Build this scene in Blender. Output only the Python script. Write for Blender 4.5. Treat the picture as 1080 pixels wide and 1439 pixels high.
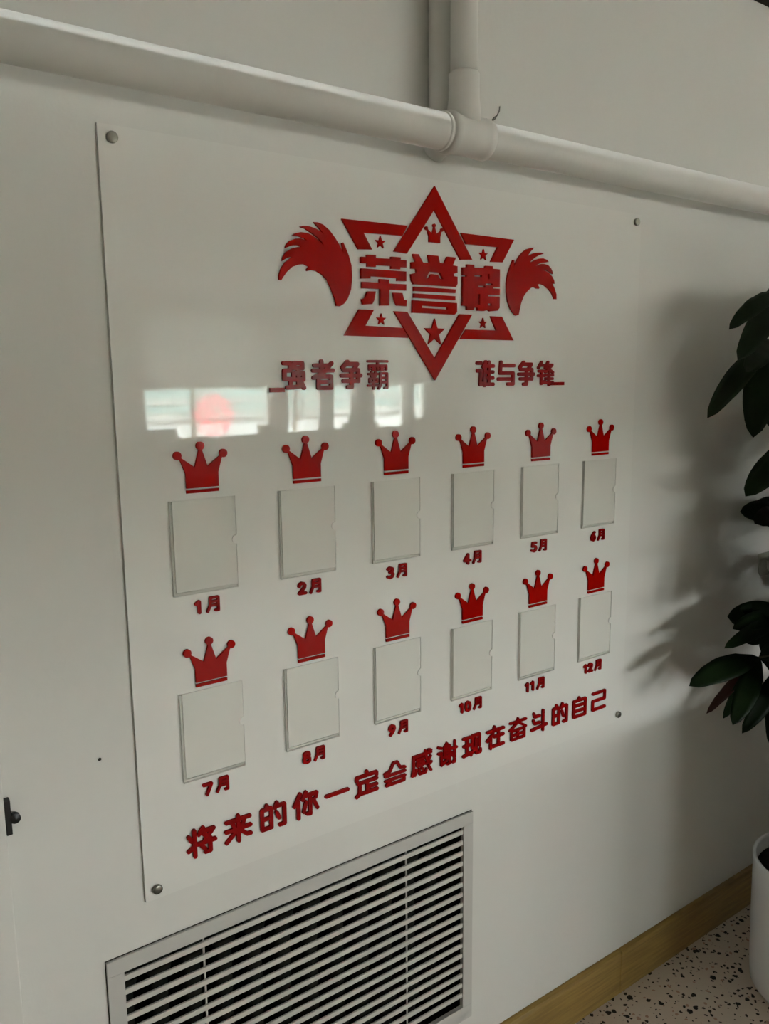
import bpy, bmesh, math, random
from mathutils import Vector, Matrix
from mathutils.geometry import delaunay_2d_cdt

for o in list(bpy.data.objects): bpy.data.objects.remove(o)
scene = bpy.context.scene
C = scene.collection

# ---------------------------------------------------------------- camera
R = ((0.81203573, -0.10221394, 0.57458706), (-0.58351264, -0.1244262, 0.8025155), (-0.01053458, -0.98695007, -0.16068164))
cam_d = bpy.data.cameras.new('camera'); cam = bpy.data.objects.new('camera', cam_d); C.objects.link(cam)
cam_d.sensor_fit = 'VERTICAL'; cam_d.sensor_height = 24.0; cam_d.sensor_width = 24.0 * 1080 / 1439
cam_d.lens = 24.0 * 1143.958 / 1439; cam_d.clip_start = 0.02; cam_d.clip_end = 200
m = Matrix(((R[0][0], -R[0][1], -R[0][2], 0.0), (R[1][0], -R[1][1], -R[1][2], -1.21), (R[2][0], -R[2][1], -R[2][2], 1.596), (0, 0, 0, 1)))
cam.matrix_world = m
scene.camera = cam

# ---------------------------------------------------------------- sky, daylight portals, exposure
world = bpy.data.worlds.new('overcast_sky'); scene.world = world; world.use_nodes = True
wn = world.node_tree; wn.nodes.clear()
wo = wn.nodes.new('ShaderNodeOutputWorld'); bg = wn.nodes.new('ShaderNodeBackground')
bg.inputs['Color'].default_value = (0.93, 0.985, 1.0, 1); bg.inputs['Strength'].default_value = 62.0
wn.links.new(bg.outputs[0], wo.inputs[0])
pd = bpy.data.lights.new('window_daylight', 'AREA'); pd.shape = 'RECTANGLE'; pd.size = 4.9; pd.size_y = 1.5
pd.cycles.is_portal = True
po = bpy.data.objects.new('window_daylight', pd); C.objects.link(po)
po.location = (4.25, -7.10, 1.65); po.rotation_euler = (math.radians(90), 0, 0)   # shines towards +y
scene.view_settings.view_transform = 'Standard'; scene.view_settings.look = 'None'
scene.view_settings.gamma = 1.0; scene.view_settings.use_curve_mapping = False
scene.view_settings.exposure = 0.17
scene.cycles.max_bounces = 12; scene.cycles.diffuse_bounces = 7; scene.cycles.glossy_bounces = 4
scene.cycles.transparent_max_bounces = 24; scene.cycles.sample_clamp_indirect = 20.0
scene.cycles.use_denoising = True

# ---------------------------------------------------------------- materials
def mat(name, col, rough=0.5, spec=0.5, metal=0.0, coat=0.0, bump=None, noise=None):
    m = bpy.data.materials.new(name); m.use_nodes = True; nt = m.node_tree
    b = nt.nodes['Principled BSDF']
    b.inputs['Base Color'].default_value = (*col, 1); b.inputs['Roughness'].default_value = rough
    b.inputs['Specular IOR Level'].default_value = spec; b.inputs['Metallic'].default_value = metal
    b.inputs['Coat Weight'].default_value = coat
    tc = nt.nodes.new('ShaderNodeTexCoord')
    if bump:
        n = nt.nodes.new('ShaderNodeTexNoise'); n.inputs['Scale'].default_value = bump[0]; n.inputs['Detail'].default_value = 4
        bp = nt.nodes.new('ShaderNodeBump'); bp.inputs['Strength'].default_value = bump[1]; bp.inputs['Distance'].default_value = bump[2]
        nt.links.new(tc.outputs['Object'], n.inputs['Vector']); nt.links.new(n.outputs['Fac'], bp.inputs['Height'])
        nt.links.new(bp.outputs['Normal'], b.inputs['Normal'])
    if noise:                                                         # (scale, second colour, stretch)
        mp = nt.nodes.new('ShaderNodeMapping'); mp.inputs['Scale'].default_value = noise[2]
        n = nt.nodes.new('ShaderNodeTexNoise'); n.inputs['Scale'].default_value = noise[0]; n.inputs['Detail'].default_value = 6
        r = nt.nodes.new('ShaderNodeMix'); r.data_type = 'RGBA'
        r.inputs[6].default_value = (*col, 1); r.inputs[7].default_value = (*noise[1], 1)
        rp = nt.nodes.new('ShaderNodeMapRange'); rp.inputs[1].default_value = 0.35; rp.inputs[2].default_value = 0.65
        nt.links.new(tc.outputs['Object'], mp.inputs['Vector']); nt.links.new(mp.outputs[0], n.inputs['Vector'])
        nt.links.new(n.outputs['Fac'], rp.inputs[0]); nt.links.new(rp.outputs[0], r.inputs[0])
        nt.links.new(r.outputs[2], b.inputs['Base Color'])
    return m

def clear_mat(name, tint, refl, ior=1.45, wavy=None):
    """clear sheet: straight-through transmission plus a Fresnel surface reflection"""
    m = bpy.data.materials.new(name); m.use_nodes = True; nt = m.node_tree; nt.nodes.clear()
    out = nt.nodes.new('ShaderNodeOutputMaterial'); mix = nt.nodes.new('ShaderNodeAddShader')
    t = nt.nodes.new('ShaderNodeBsdfTransparent'); t.inputs[0].default_value = (*tint, 1)
    g = nt.nodes.new('ShaderNodeBsdfGlossy'); g.inputs['Roughness'].default_value = 0.0
    f = nt.nodes.new('ShaderNodeFresnel'); f.inputs[0].default_value = ior
    k = nt.nodes.new('ShaderNodeMath'); k.operation = 'MULTIPLY'; k.inputs[1].default_value = refl
    nt.links.new(f.outputs[0], k.inputs[0]); nt.links.new(k.outputs[0], g.inputs['Color'])
    nt.links.new(t.outputs[0], mix.inputs[0]); nt.links.new(g.outputs[0], mix.inputs[1]); nt.links.new(mix.outputs[0], out.inputs[0])
    if wavy:
        tc = nt.nodes.new('ShaderNodeTexCoord'); n = nt.nodes.new('ShaderNodeTexNoise'); n.inputs['Scale'].default_value = wavy[0]
        n.inputs['Detail'].default_value = 1
        bp = nt.nodes.new('ShaderNodeBump'); bp.inputs['Strength'].default_value = 1; bp.inputs['Distance'].default_value = wavy[1]
        nt.links.new(tc.outputs['Object'], n.inputs['Vector']); nt.links.new(n.outputs['Fac'], bp.inputs['Height'])
        nt.links.new(bp.outputs['Normal'], g.inputs['Normal'])
    return m

WALLC = (0.655, 0.648, 0.605)
M = dict(
    wall=mat('matte_white_wall_paint', WALLC, 0.75, 0.25, bump=(60, 0.12, 0.004)),
    wall_far=mat('white_room_paint', (0.72, 0.715, 0.70), 0.85, 0.2, bump=(40, 0.1, 0.004)),
    ceiling=mat('ceiling_paint', (0.80, 0.795, 0.78), 0.9, 0.2, bump=(30, 0.1, 0.004)),
    pipe=mat('white_pipe_paint', (0.66, 0.65, 0.605), 0.42, 0.4, bump=(35, 0.15, 0.004)),
    red=mat('red_acrylic', (0.34, 0.002, 0.0003), 0.10, 0.12),
    red_dark=mat('dark_red_acrylic', (0.25, 0.003, 0.003), 0.14, 0.12),
    edge=mat('acrylic_cut_edge', (0.42, 0.42, 0.37), 0.25, 0.5),
    pocket_edge=mat('frosted_pocket_edge', (0.62, 0.615, 0.57), 0.3, 0.5),
    steel=mat('brushed_steel', (0.24, 0.23, 0.20), 0.3, 0.5, metal=1.0, bump=(200, 0.2, 0.001)),
    alu=mat('painted_metal_light_grey', (0.56, 0.54, 0.49), 0.45, 0.4, bump=(90, 0.08, 0.002)),
    grille=mat('painted_grille_frame', (0.50, 0.49, 0.455), 0.45, 0.4, bump=(90, 0.08, 0.002)),
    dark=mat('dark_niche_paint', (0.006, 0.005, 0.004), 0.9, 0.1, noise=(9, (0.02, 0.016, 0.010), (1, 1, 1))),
    radiator=mat('dusty_cast_iron', (0.022, 0.02, 0.014), 0.8, 0.1, noise=(14, (0.004, 0.006, 0.005), (1, 1, 1))),
    black=mat('black_plastic', (0.012, 0.011, 0.009), 0.4, 0.4),
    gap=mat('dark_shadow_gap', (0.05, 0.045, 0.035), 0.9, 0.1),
    oak=mat('varnished_oak', (0.33, 0.215, 0.06), 0.35, 0.4, noise=(6, (0.23, 0.145, 0.042), (1.5, 8, 26))),
    pot=mat('white_glazed_pot', (0.76, 0.78, 0.82), 0.25, 0.5, bump=(12, 0.05, 0.003)),
    soil=mat('dark_potting_soil', (0.018, 0.013, 0.009), 0.95, 0.1, bump=(70, 0.9, 0.02)),
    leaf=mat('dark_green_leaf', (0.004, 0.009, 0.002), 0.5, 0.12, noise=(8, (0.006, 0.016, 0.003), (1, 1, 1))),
    leaf_young=mat('reddish_young_leaf', (0.03, 0.009, 0.005), 0.5, 0.2),
    stem=mat('green_brown_stem', (0.05, 0.05, 0.02), 0.6, 0.3, noise=(20, (0.03, 0.025, 0.012), (1, 1, 0.3))),
    bark=mat('grey_brown_bark', (0.11, 0.085, 0.05), 0.8, 0.2, bump=(50, 0.6, 0.01), noise=(12, (0.06, 0.045, 0.03), (1, 1, 0.2))),
    blind=mat('white_blind', (0.75, 0.74, 0.71), 0.8, 0.1),
    desk=mat('pale_desk_laminate', (0.45, 0.42, 0.36), 0.5, 0.3),
    grey=mat('grey_fabric', (0.16, 0.16, 0.155), 0.9, 0.1, bump=(150, 0.3, 0.002)),
    facade=mat('pale_facade', (0.62, 0.60, 0.55), 0.9, 0.1, noise=(3, (0.45, 0.44, 0.40), (1, 1, 1))),
    teal=mat('pale_teal_cladding', (0.32, 0.45, 0.42), 0.8, 0.1),
    ground_out=mat('pale_pavement', (0.42, 0.42, 0.40), 0.9, 0.1, noise=(2, (0.34, 0.34, 0.32), (1, 1, 1))),
    board=mat('glossy_white_acrylic', (0.72, 0.715, 0.67), 0.03, 0.36, bump=(1.6, 1.0, 0.0006)),
    pocket=clear_mat('clear_pocket_film', (0.94, 0.94, 0.93), 0.25),
    clear=clear_mat('clear_acrylic_inner_face', (1, 1, 1), 0.0),
    glass=clear_mat('window_glass', (0.97, 0.98, 0.97), 0.6),
    hook=clear_mat('clear_plastic_hook', (0.80, 0.80, 0.78), 0.8),
)
def blind_nodes():
    m = M['blind']; nt = m.node_tree; out = nt.nodes['Material Output']
    t = nt.nodes.new('ShaderNodeBsdfTranslucent'); t.inputs[0].default_value = (0.78, 0.77, 0.74, 1)
    mx = nt.nodes.new('ShaderNodeMixShader'); mx.inputs[0].default_value = 0.24
    nt.links.new(nt.nodes['Principled BSDF'].outputs[0], mx.inputs[1]); nt.links.new(t.outputs[0], mx.inputs[2]); nt.links.new(mx.outputs[0], out.inputs[0])
blind_nodes()
def terrazzo():
    m = bpy.data.materials.new('pink_beige_terrazzo'); m.use_nodes = True; nt = m.node_tree; b = nt.nodes['Principled BSDF']
    b.inputs['Roughness'].default_value = 0.38; b.inputs['Specular IOR Level'].default_value = 0.35
    tc = nt.nodes.new('ShaderNodeTexCoord'); base = (0.66, 0.55, 0.46, 1)
    cur = None
    n = nt.nodes.new('ShaderNodeTexNoise'); n.inputs['Scale'].default_value = 6
    mx = nt.nodes.new('ShaderNodeMix'); mx.data_type = 'RGBA'; mx.inputs[6].default_value = base; mx.inputs[7].default_value = (0.56, 0.49, 0.40, 1)
    nt.links.new(tc.outputs['Object'], n.inputs['Vector']); nt.links.new(n.outputs['Fac'], mx.inputs[0]); cur = mx.outputs[2]
    wn_ = nt.nodes.new('ShaderNodeTexNoise'); wn_.inputs['Scale'].default_value = 90
    add = nt.nodes.new('ShaderNodeVectorMath'); add.operation = 'MULTIPLY_ADD'; add.inputs[1].default_value = (0.012, 0.012, 0.0)
    nt.links.new(tc.outputs['Object'], wn_.inputs['Vector']); nt.links.new(wn_.outputs['Color'], add.inputs[0]); nt.links.new(tc.outputs['Object'], add.inputs[2])
    for sc, th, colr, keep in ((34, 0.17, (0.008, 0.005, 0.004, 1), 0.45), (66, 0.19, (0.02, 0.012, 0.008, 1), 0.35), (45, 0.16, (0.42, 0.26, 0.19, 1), 0.72)):
        v = nt.nodes.new('ShaderNodeTexVoronoi'); v.voronoi_dimensions = '2D'; v.inputs['Scale'].default_value = sc
        nt.links.new(add.outputs[0], v.inputs['Vector'])
        sp = nt.nodes.new('ShaderNodeSeparateColor'); nt.links.new(v.outputs['Color'], sp.inputs[0])
        size = nt.nodes.new('ShaderNodeMath'); size.operation = 'MULTIPLY'; size.inputs[1].default_value = th * 1.6
        nt.links.new(sp.outputs[1], size.inputs[0])
        lt = nt.nodes.new('ShaderNodeMath'); lt.operation = 'LESS_THAN'; nt.links.new(v.outputs['Distance'], lt.inputs[0]); nt.links.new(size.outputs[0], lt.inputs[1])
        gt = nt.nodes.new('ShaderNodeMath'); gt.operation = 'GREATER_THAN'; gt.inputs[1].default_value = keep; nt.links.new(sp.outputs[0], gt.inputs[0])
        mu = nt.nodes.new('ShaderNodeMath'); mu.operation = 'MULTIPLY'; nt.links.new(lt.outputs[0], mu.inputs[0]); nt.links.new(gt.outputs[0], mu.inputs[1])
        x = nt.nodes.new('ShaderNodeMix'); x.data_type = 'RGBA'; x.inputs[7].default_value = colr
        nt.links.new(mu.outputs[0], x.inputs[0]); nt.links.new(cur, x.inputs[6]); cur = x.outputs[2]
    nt.links.new(cur, b.inputs['Base Color'])
    return m
M['floor'] = terrazzo()
def papercut():
    m = bpy.data.materials.new('red_papercut'); m.use_nodes = True; nt = m.node_tree; nt.nodes.clear()
    out = nt.nodes.new('ShaderNodeOutputMaterial'); tc = nt.nodes.new('ShaderNodeTexCoord')
    n = nt.nodes.new('ShaderNodeTexNoise'); n.inputs['Scale'].default_value = 22
    r = nt.nodes.new('ShaderNodeMath'); r.operation = 'GREATER_THAN'; r.inputs[1].default_value = 0.5
    t = nt.nodes.new('ShaderNodeBsdfTranslucent'); t.inputs[0].default_value = (0.9, 0.40, 0.42, 1)
    d = nt.nodes.new('ShaderNodeBsdfTransparent'); mx = nt.nodes.new('ShaderNodeMixShader')
    nt.links.new(tc.outputs['Object'], n.inputs['Vector']); nt.links.new(n.outputs['Fac'], r.inputs[0]); nt.links.new(r.outputs[0], mx.inputs[0])
    nt.links.new(t.outputs[0], mx.inputs[1]); nt.links.new(d.outputs[0], mx.inputs[2]); nt.links.new(mx.outputs[0], out.inputs[0])
    return m
M['papercut'] = papercut()

# ---------------------------------------------------------------- builders
def obj(name, bm, material, parent=None, smooth=False, loc=None):
    me = bpy.data.meshes.new(name); bmesh.ops.recalc_face_normals(bm, faces=bm.faces); bm.to_mesh(me); bm.free()
    mats = material if isinstance(material, (list, tuple)) else [material]
    for mm in mats: me.materials.append(mm)
    if smooth:
        for p in me.polygons: p.use_smooth = True
    o = bpy.data.objects.new(name, me); C.objects.link(o)
    if parent: o.parent = parent
    if loc: o.location = loc
    return o
def thing(name, label, cat, loc=(0, 0, 0), group=None):
    o = bpy.data.objects.new(name, None); C.objects.link(o); o.empty_display_size = 0.05
    o.location = loc; o['label'] = label; o['category'] = cat
    if group: o['group'] = group
    return o
def tag(o, label, cat, group=None):
    o['label'] = label; o['category'] = cat
    if group: o['group'] = group
    return o
def struct(name, bm, m, parent=None):
    o = obj(name, bm, m, parent)
    if not parent: o['kind'] = 'structure'
    return o
def add_box(bm, x0, x1, y0, y1, z0, z1, bevel=0.0):
    r = bmesh.ops.create_cube(bm, size=1.0); vs = r['verts']
    for v in vs: v.co = Vector(((x0 + x1) / 2 + v.co.x * (x1 - x0), (y0 + y1) / 2 + v.co.y * (y1 - y0), (z0 + z1) / 2 + v.co.z * (z1 - z0)))
    if bevel:
        es = list({e for v in vs for e in v.link_edges}); bmesh.ops.bevel(bm, geom=es, offset=bevel, segments=2, affect='EDGES', profile=0.6)
def box(*a, **k):
    bm = bmesh.new(); add_box(bm, *a, **k); return bm
def add_tube(bm, pts, rad, seg=20, cap=True):
    rings = []; n = len(pts); pts = [Vector(p) for p in pts]
    up = None
    for i, p in enumerate(pts):
        d = (pts[min(i + 1, n - 1)] - pts[max(i - 1, 0)]).normalized()
        if up is None:
            up = Vector((0, 0, 1)) if abs(d.z) < 0.9 else Vector((1, 0, 0))
        a = d.cross(up).normalized(); b = a.cross(d).normalized(); up = b
        r = rad[i] if isinstance(rad, (list, tuple)) else rad
        rings.append([bm.verts.new(p + a * math.cos(t) * r + b * math.sin(t) * r) for t in [2 * math.pi * k / seg for k in range(seg)]])
    for i in range(n - 1):
        for k in range(seg): bm.faces.new((rings[i][k], rings[i][(k + 1) % seg], rings[i + 1][(k + 1) % seg], rings[i + 1][k]))
    if cap: bm.faces.new(rings[0]); bm.faces.new(rings[-1][::-1])
def tube(pts, rad, seg=20):
    bm = bmesh.new(); add_tube(bm, pts, rad, seg); return bm
def add_lathe(bm, prof, seg=48, axis='z', origin=(0, 0, 0)):
    rings = []
    for r, h in prof:
        ring = []
        for k in range(seg):
            t = 2 * math.pi * k / seg; c, s = math.cos(t) * r, math.sin(t) * r
            v = Vector((c, s, h)) if axis == 'z' else Vector((c, -h, s))
            ring.append(bm.verts.new(v + Vector(origin)))
        rings.append(ring)
    for i in range(len(prof) - 1):
        for k in range(seg): bm.faces.new((rings[i][k], rings[i][(k + 1) % seg], rings[i + 1][(k + 1) % seg], rings[i + 1][k]))
    bm.faces.new(rings[0]); bm.faces.new(rings[-1])
def lathe(prof, seg=48, axis='z', origin=(0, 0, 0)):
    bm = bmesh.new(); add_lathe(bm, prof, seg, axis, origin); return bm

def plate(name, polys, holes, yb, yf, material, parent=None, rim=0.0006):
    """union of flat outlines in the wall plane, cut out of sheet: back at y=yb, front at y=yf (towards the room)"""
    vs, faces = [], []
    npoly = len(polys)
    for p in list(polys) + list(holes):
        if sum(p[i - 1][0] * p[i][1] - p[i][0] * p[i - 1][1] for i in range(len(p))) < 0: p = list(p)[::-1]
        faces.append(list(range(len(vs), len(vs) + len(p)))); vs += [Vector(q) for q in p]
    ov, oe, of, _, _, orig = delaunay_2d_cdt(vs, [], faces, 1, 1e-6)
    bm = bmesh.new(); fv = [bm.verts.new((v.x, yf, v.y)) for v in ov]; fs = []
    for f, src in zip(of, orig):
        if any(k < npoly for k in src) and not any(k >= npoly for k in src):
            fs.append(bm.faces.new([fv[i] for i in f]))
    bmesh.ops.dissolve_limit(bm, angle_limit=0.001, verts=bm.verts, edges=bm.edges)
    fs = list(bm.faces)
    for v in [v for v in bm.verts if not v.link_faces]: bm.verts.remove(v)
    r = bmesh.ops.extrude_face_region(bm, geom=fs)
    for v in [g for g in r['geom'] if isinstance(g, bmesh.types.BMVert)]: v.co.y = yb
    bmesh.ops.recalc_face_normals(bm, faces=bm.faces); bm.normal_update()
    if isinstance(material, (list, tuple)):
        for f in bm.faces:                                           # [front, cut edge, back]
            if abs(f.normal.y) < 0.5: f.material_index = 1 if (len(material) < 4 or f.normal.x < -.5) else 3
            elif f.normal.y > 0.5: f.material_index = min(2, len(material) - 1)
    return obj(name, bm, material, parent)

def disc_poly(cx, cz, r, n=14): return [(cx + r * math.cos(2 * math.pi * k / n), cz + r * math.sin(2 * math.pi * k / n)) for k in range(n)]
def stroke_polys(strokes, x0, z0, w, h, t):
    """strokes: polylines on a 0-100 grid; (x0,z0) lower left of the cell, t stroke width in metres"""
    out = []; r = t / 2
    for s in strokes.split(';'):
        pts = [tuple(float(c) for c in q.split(',')) for q in s.split()]
        P = [Vector((x0 + r + px / 100 * (w - t), z0 + r + pz / 100 * (h - t))) for px, pz in pts]
        for i, p in enumerate(P):
            out.append(disc_poly(p.x, p.y, r, 12))
            if i:
                a = P[i - 1]; d = (p - a)
                if d.length < 1e-6: continue
                d.normalize(); n = Vector((-d.y, d.x)) * r
                out.append([tuple(a + n), tuple(a - n), tuple(p - n), tuple(p + n)])
    return out
G = {
 '强': '4,92 34,92 34,66 6,66 6,36 34,36 34,6 18,6;52,92 90,92 90,74 52,74 52,92;48,56 94,56 94,34 48,34 48,56;71,74 71,12;42,6 92,12;84,24 96,4',
 '者': '8,84 78,84;42,99 42,66;2,66 98,66;92,92 50,58 4,40;26,44 88,44 88,3 26,3 26,44;26,24 88,24',
 '争': '32,98 6,76;26,90 82,90 66,72;12,67 86,67 86,26;2,47 98,47;12,27 86,27;52,67 52,4 34,4',
 '霸': '2,97 98,97;8,68 8,82 92,82 92,68;50,97 50,66;24,76 36,76;24,67 36,67;64,76 76,76;64,67 76,67;4,52 50,52;18,58 18,44;38,58 38,44;18,44 38,44;10,35 46,35 46,23 10,23 10,35;28,44 28,0;2,11 52,11;64,56 62,10 54,0;64,54 96,54 96,2 84,2;64,38 96,38;64,22 96,22',
 '谁': '2,94 24,94;4,62 24,62 20,6 34,10;52,99 38,78;46,82 46,2;46,82 98,82;46,57 96,57;46,32 96,32;46,6 98,6;72,98 72,6',
 '与': '16,98 12,52 94,52 94,6 62,6;16,84 98,84;2,27 76,27',
 '锋': '22,98 2,74;16,84 42,84;6,60 42,60;2,40 42,40;22,60 22,6 44,16;64,98 46,74;62,86 92,86 50,56;56,74 98,54;50,42 98,42;52,27 96,27;46,10 98,10;73,54 73,0',
 '将': '24,98 24,0;4,80 14,62;2,26 24,38;56,99 40,78;50,86 94,86 62,52;58,74 68,64;36,42 98,42;80,54 80,4 62,4;50,30 60,18',
 '来': '6,84 94,84;28,74 34,60;72,74 66,60;4,48 96,48;50,99 50,0;48,46 4,6;52,46 82,16 96,14',
 '的': '26,98 22,84;6,84 42,84 42,6 6,6 6,84;6,46 42,46;66,98 58,78;60,84 96,84 96,4 76,4;64,60 74,34',
 '你': '26,99 2,54;18,68 18,0;50,99 36,72;48,84 96,84 92,66;68,82 68,4 54,8;50,58 40,20;82,60 98,20',
 '一': '2,50 98,50',
 '定': '4,68 4,82 96,82 96,70;50,98 50,84;10,55 96,55;52,55 52,6;52,30 96,30;18,42 16,10;2,0 16,8 98,8',
 '会': '2,56 26,62 42,92 62,92 74,66 98,60;4,44 98,44;4,24 98,24;34,24 8,4 94,4 94,14',
 '感': '8,86 8,34 2,4;8,86 96,86;24,70 58,70;26,56 58,56 58,42 26,42 26,56;68,98 74,60 90,36 98,42;94,68 70,40;84,98 96,94;22,26 14,4;36,26 38,4 68,4 72,16;50,28 56,18;84,26 96,6',
 '谢': '2,90 18,84;2,62 18,62 18,6 28,14;46,98 40,88;34,86 60,86 60,4 48,4;34,86 34,40;34,72 60,72;34,57 60,57;26,40 60,40 28,10;68,68 98,68;88,98 88,4 76,4;72,50 76,34',
 '现': '2,90 40,90;4,54 38,54;2,8 42,14;22,90 22,10;52,36 52,92 92,92 92,36;72,74 72,42 44,4;74,36 74,6 98,6 98,18',
 '在': '2,82 98,82;44,99 32,64 2,40;22,58 22,0;42,52 96,52;68,70 68,6;36,6 98,6',
 '奋': '4,86 98,86;50,99 46,80 2,52;54,80 98,52;12,46 90,46 90,4 12,4 12,46;12,25 90,25;51,46 51,4',
 '斗': '14,96 20,78 50,78;12,62 20,44 52,44;74,98 74,0;2,16 98,24',
 '自': '46,99 40,90;10,86 90,86 90,4 10,4 10,86;10,60 90,60;10,32 90,32',
 '己': '8,92 94,92 94,52 8,52 8,6 96,6',
 '月': '30,94 30,44 6,2;30,94 92,94 92,4 70,4;30,68 92,68;30,42 92,42',
 '1': '20,76 52,94 52,4', '2': '12,72 20,90 44,97 72,92 84,74 76,52 12,6 92,6',
 '3': '10,86 40,96 74,88 78,70 60,54 40,53 70,50 86,32 74,10 40,2 8,12', '4': '64,2 64,94 6,32 98,32',
 '5': '84,94 22,94 18,56 50,60 80,50 86,30 70,8 40,3 8,12', '6': '76,94 40,72 14,38 20,12 50,2 80,14 86,34 72,52 46,54 20,42',
 '7': '6,92 92,92 40,2', '8': '50,97 20,88 18,66 50,53 82,66 80,88 50,97;50,53 14,40 14,12 50,3 86,12 86,40 50,53',
 '9': '24,4 60,30 86,64 80,88 50,98 20,86 14,66 28,48 54,46 80,58', '0': '50,98 22,88 12,50 22,12 50,2 78,12 88,50 78,88 50,98',
}
def glyph(ch, x, z, w, h, t, y0, y1, material, parent, name='character'):
    return plate(name, stroke_polys(G[ch], x, z, w, h, t), [], y0, y1, material, parent)

# ---- outlines measured in metres on the board's plane
STAR_BANDS = [[(0.9796, 1.9401), (1.0707, 1.8182), (1.0418, 1.816), (0.9783, 1.8992), (0.9152, 1.8175), (0.8865, 1.8189)], [(0.8854, 1.7164), (0.9153, 1.7163), (0.9793, 1.6337), (1.0402, 1.7168), (1.0716, 1.717), (0.9802, 1.5934)], [(0.7782, 1.8636), (0.9172, 1.8655), (0.9052, 1.8471), (0.8223, 1.8447), (0.8398, 1.8182), (0.8108, 1.8168)], [(1.0424, 1.8647), (1.1797, 1.8642), (1.1493, 1.8189), (1.1178, 1.8176), (1.1361, 1.8462), (1.0557, 1.8454)], [(0.8108, 1.7165), (0.8416, 1.7166), (0.8233, 1.6892), (0.905, 1.6875), (0.9182, 1.6699), (0.7793, 1.6712)], [(1.056, 1.6886), (1.1348, 1.6889), (1.1192, 1.7157), (1.1497, 1.7157), (1.1823, 1.6703), (1.0418, 1.6704)]]
STARS = [(0.8579, 1.8317, 0.0112), (1.0999, 1.8294, 0.0112), (0.858, 1.7007, 0.0107), (1.1001, 1.7014, 0.0106), (0.9794, 1.6807, 0.0259)]
RONG = [[(0.8155, 1.8047), (0.8276, 1.8049), (0.8277, 1.809), (0.8467, 1.8099), (0.8466, 1.8046), (0.8797, 1.8056), (0.8797, 1.8095), (0.9005, 1.8098), (0.9004, 1.8054), (0.9134, 1.8056), (0.9133, 1.793), (0.8994, 1.7928), (0.8993, 1.7891), (0.8795, 1.7885), (0.8795, 1.7932), (0.8464, 1.7924), (0.8463, 1.7892), (0.8283, 1.7887), (0.8284, 1.7945), (0.8153, 1.7941)], [(0.8158, 1.7855), (0.9129, 1.7863), (0.9128, 1.7694), (0.8927, 1.7687), (0.8927, 1.7732), (0.8347, 1.7731), (0.8347, 1.7695), (0.8155, 1.7683)], [(0.8172, 1.7631), (0.854, 1.7635), (0.8541, 1.7701), (0.8742, 1.7701), (0.8741, 1.7634), (0.9127, 1.7641), (0.9126, 1.753), (0.875, 1.7528), (0.8746, 1.7253), (0.855, 1.7245), (0.8554, 1.7525), (0.817, 1.7521)], [(0.8282, 1.7474), (0.8457, 1.7483), (0.8418, 1.7326), (0.8377, 1.7262), (0.818, 1.7246), (0.8158, 1.7338), (0.8234, 1.7366)], [(0.8829, 1.7482), (0.9038, 1.7485), (0.9076, 1.7368), (0.9135, 1.7366), (0.9127, 1.7257), (0.8923, 1.7261), (0.8869, 1.7334)]]
YU = [[(0.9282, 1.8182), (0.941, 1.8184), (0.951, 1.8047), (0.9665, 1.8051), (0.9628, 1.8188), (0.987, 1.8189), (0.9904, 1.8068), (1.0015, 1.8063), (1.0085, 1.8192), (1.0296, 1.8192), (1.0219, 1.8046), (1.0332, 1.8038), (1.0333, 1.7923), (1.0233, 1.789), (1.0255, 1.785), (1.0333, 1.7849), (1.0334, 1.7718), (1.0291, 1.7657), (0.9301, 1.7651), (0.9252, 1.7719), (0.9237, 1.7827), (0.9362, 1.786), (0.9353, 1.792), (0.9244, 1.792), (0.9245, 1.8034), (0.9337, 1.8045)], [(0.9301, 1.7613), (1.0292, 1.7615), (1.0281, 1.7543), (0.9301, 1.7532)], [(0.9301, 1.7493), (1.0281, 1.749), (1.0282, 1.7416), (0.93, 1.7412)], [(0.9273, 1.7372), (1.0325, 1.7368), (1.0326, 1.72), (1.0265, 1.715), (0.9265, 1.7147)]]
YU_HOLES = [[(0.9579, 1.7777), (0.9654, 1.7894), (0.9911, 1.7893), (0.9988, 1.7781), (0.9911, 1.7784), (0.9859, 1.7851), (0.9705, 1.7857), (0.9644, 1.7773)], [(0.9483, 1.7284), (1.0094, 1.7276), (1.0094, 1.7239), (0.9483, 1.7246)]]
BANG = [[(1.0465, 1.8029), (1.0566, 1.8036), (1.0566, 1.8089), (1.0748, 1.8093), (1.0749, 1.804), (1.1028, 1.8054), (1.1038, 1.8095), (1.1227, 1.81), (1.1228, 1.8054), (1.1416, 1.8053), (1.1421, 1.7325), (1.1363, 1.7267), (1.1171, 1.7246), (1.1113, 1.7271), (1.1, 1.7245), (1.085, 1.7247), (1.0842, 1.7301), (1.0756, 1.7298), (1.0738, 1.7256), (1.0572, 1.725), (1.0564, 1.7317), (1.0455, 1.7325), (1.0469, 1.7419)]]
BANG_HOLES = [[(1.0423, 1.7881), (1.0556, 1.7884), (1.0557, 1.7863), (1.0423, 1.786)], [(1.075, 1.7896), (1.0939, 1.7914), (1.094, 1.7879), (1.075, 1.788)], [(1.1097, 1.7945), (1.1142, 1.7948), (1.1143, 1.7856), (1.1113, 1.7854)], [(1.1043, 1.7766), (1.1221, 1.7771), (1.1221, 1.7741), (1.1043, 1.7736)], [(1.0856, 1.7715), (1.1032, 1.7719), (1.1032, 1.7687), (1.0856, 1.7683)], [(1.1241, 1.7709), (1.1453, 1.7715), (1.1453, 1.7688), (1.1241, 1.7682)], [(1.111, 1.7558), (1.1455, 1.7567), (1.1456, 1.7536), (1.111, 1.7528)], [(1.085, 1.7553), (1.0902, 1.7556), (1.0904, 1.7366), (1.0852, 1.7364)], [(1.1112, 1.7394), (1.1207, 1.7396), (1.1208, 1.7357), (1.1112, 1.7359)]]
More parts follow.
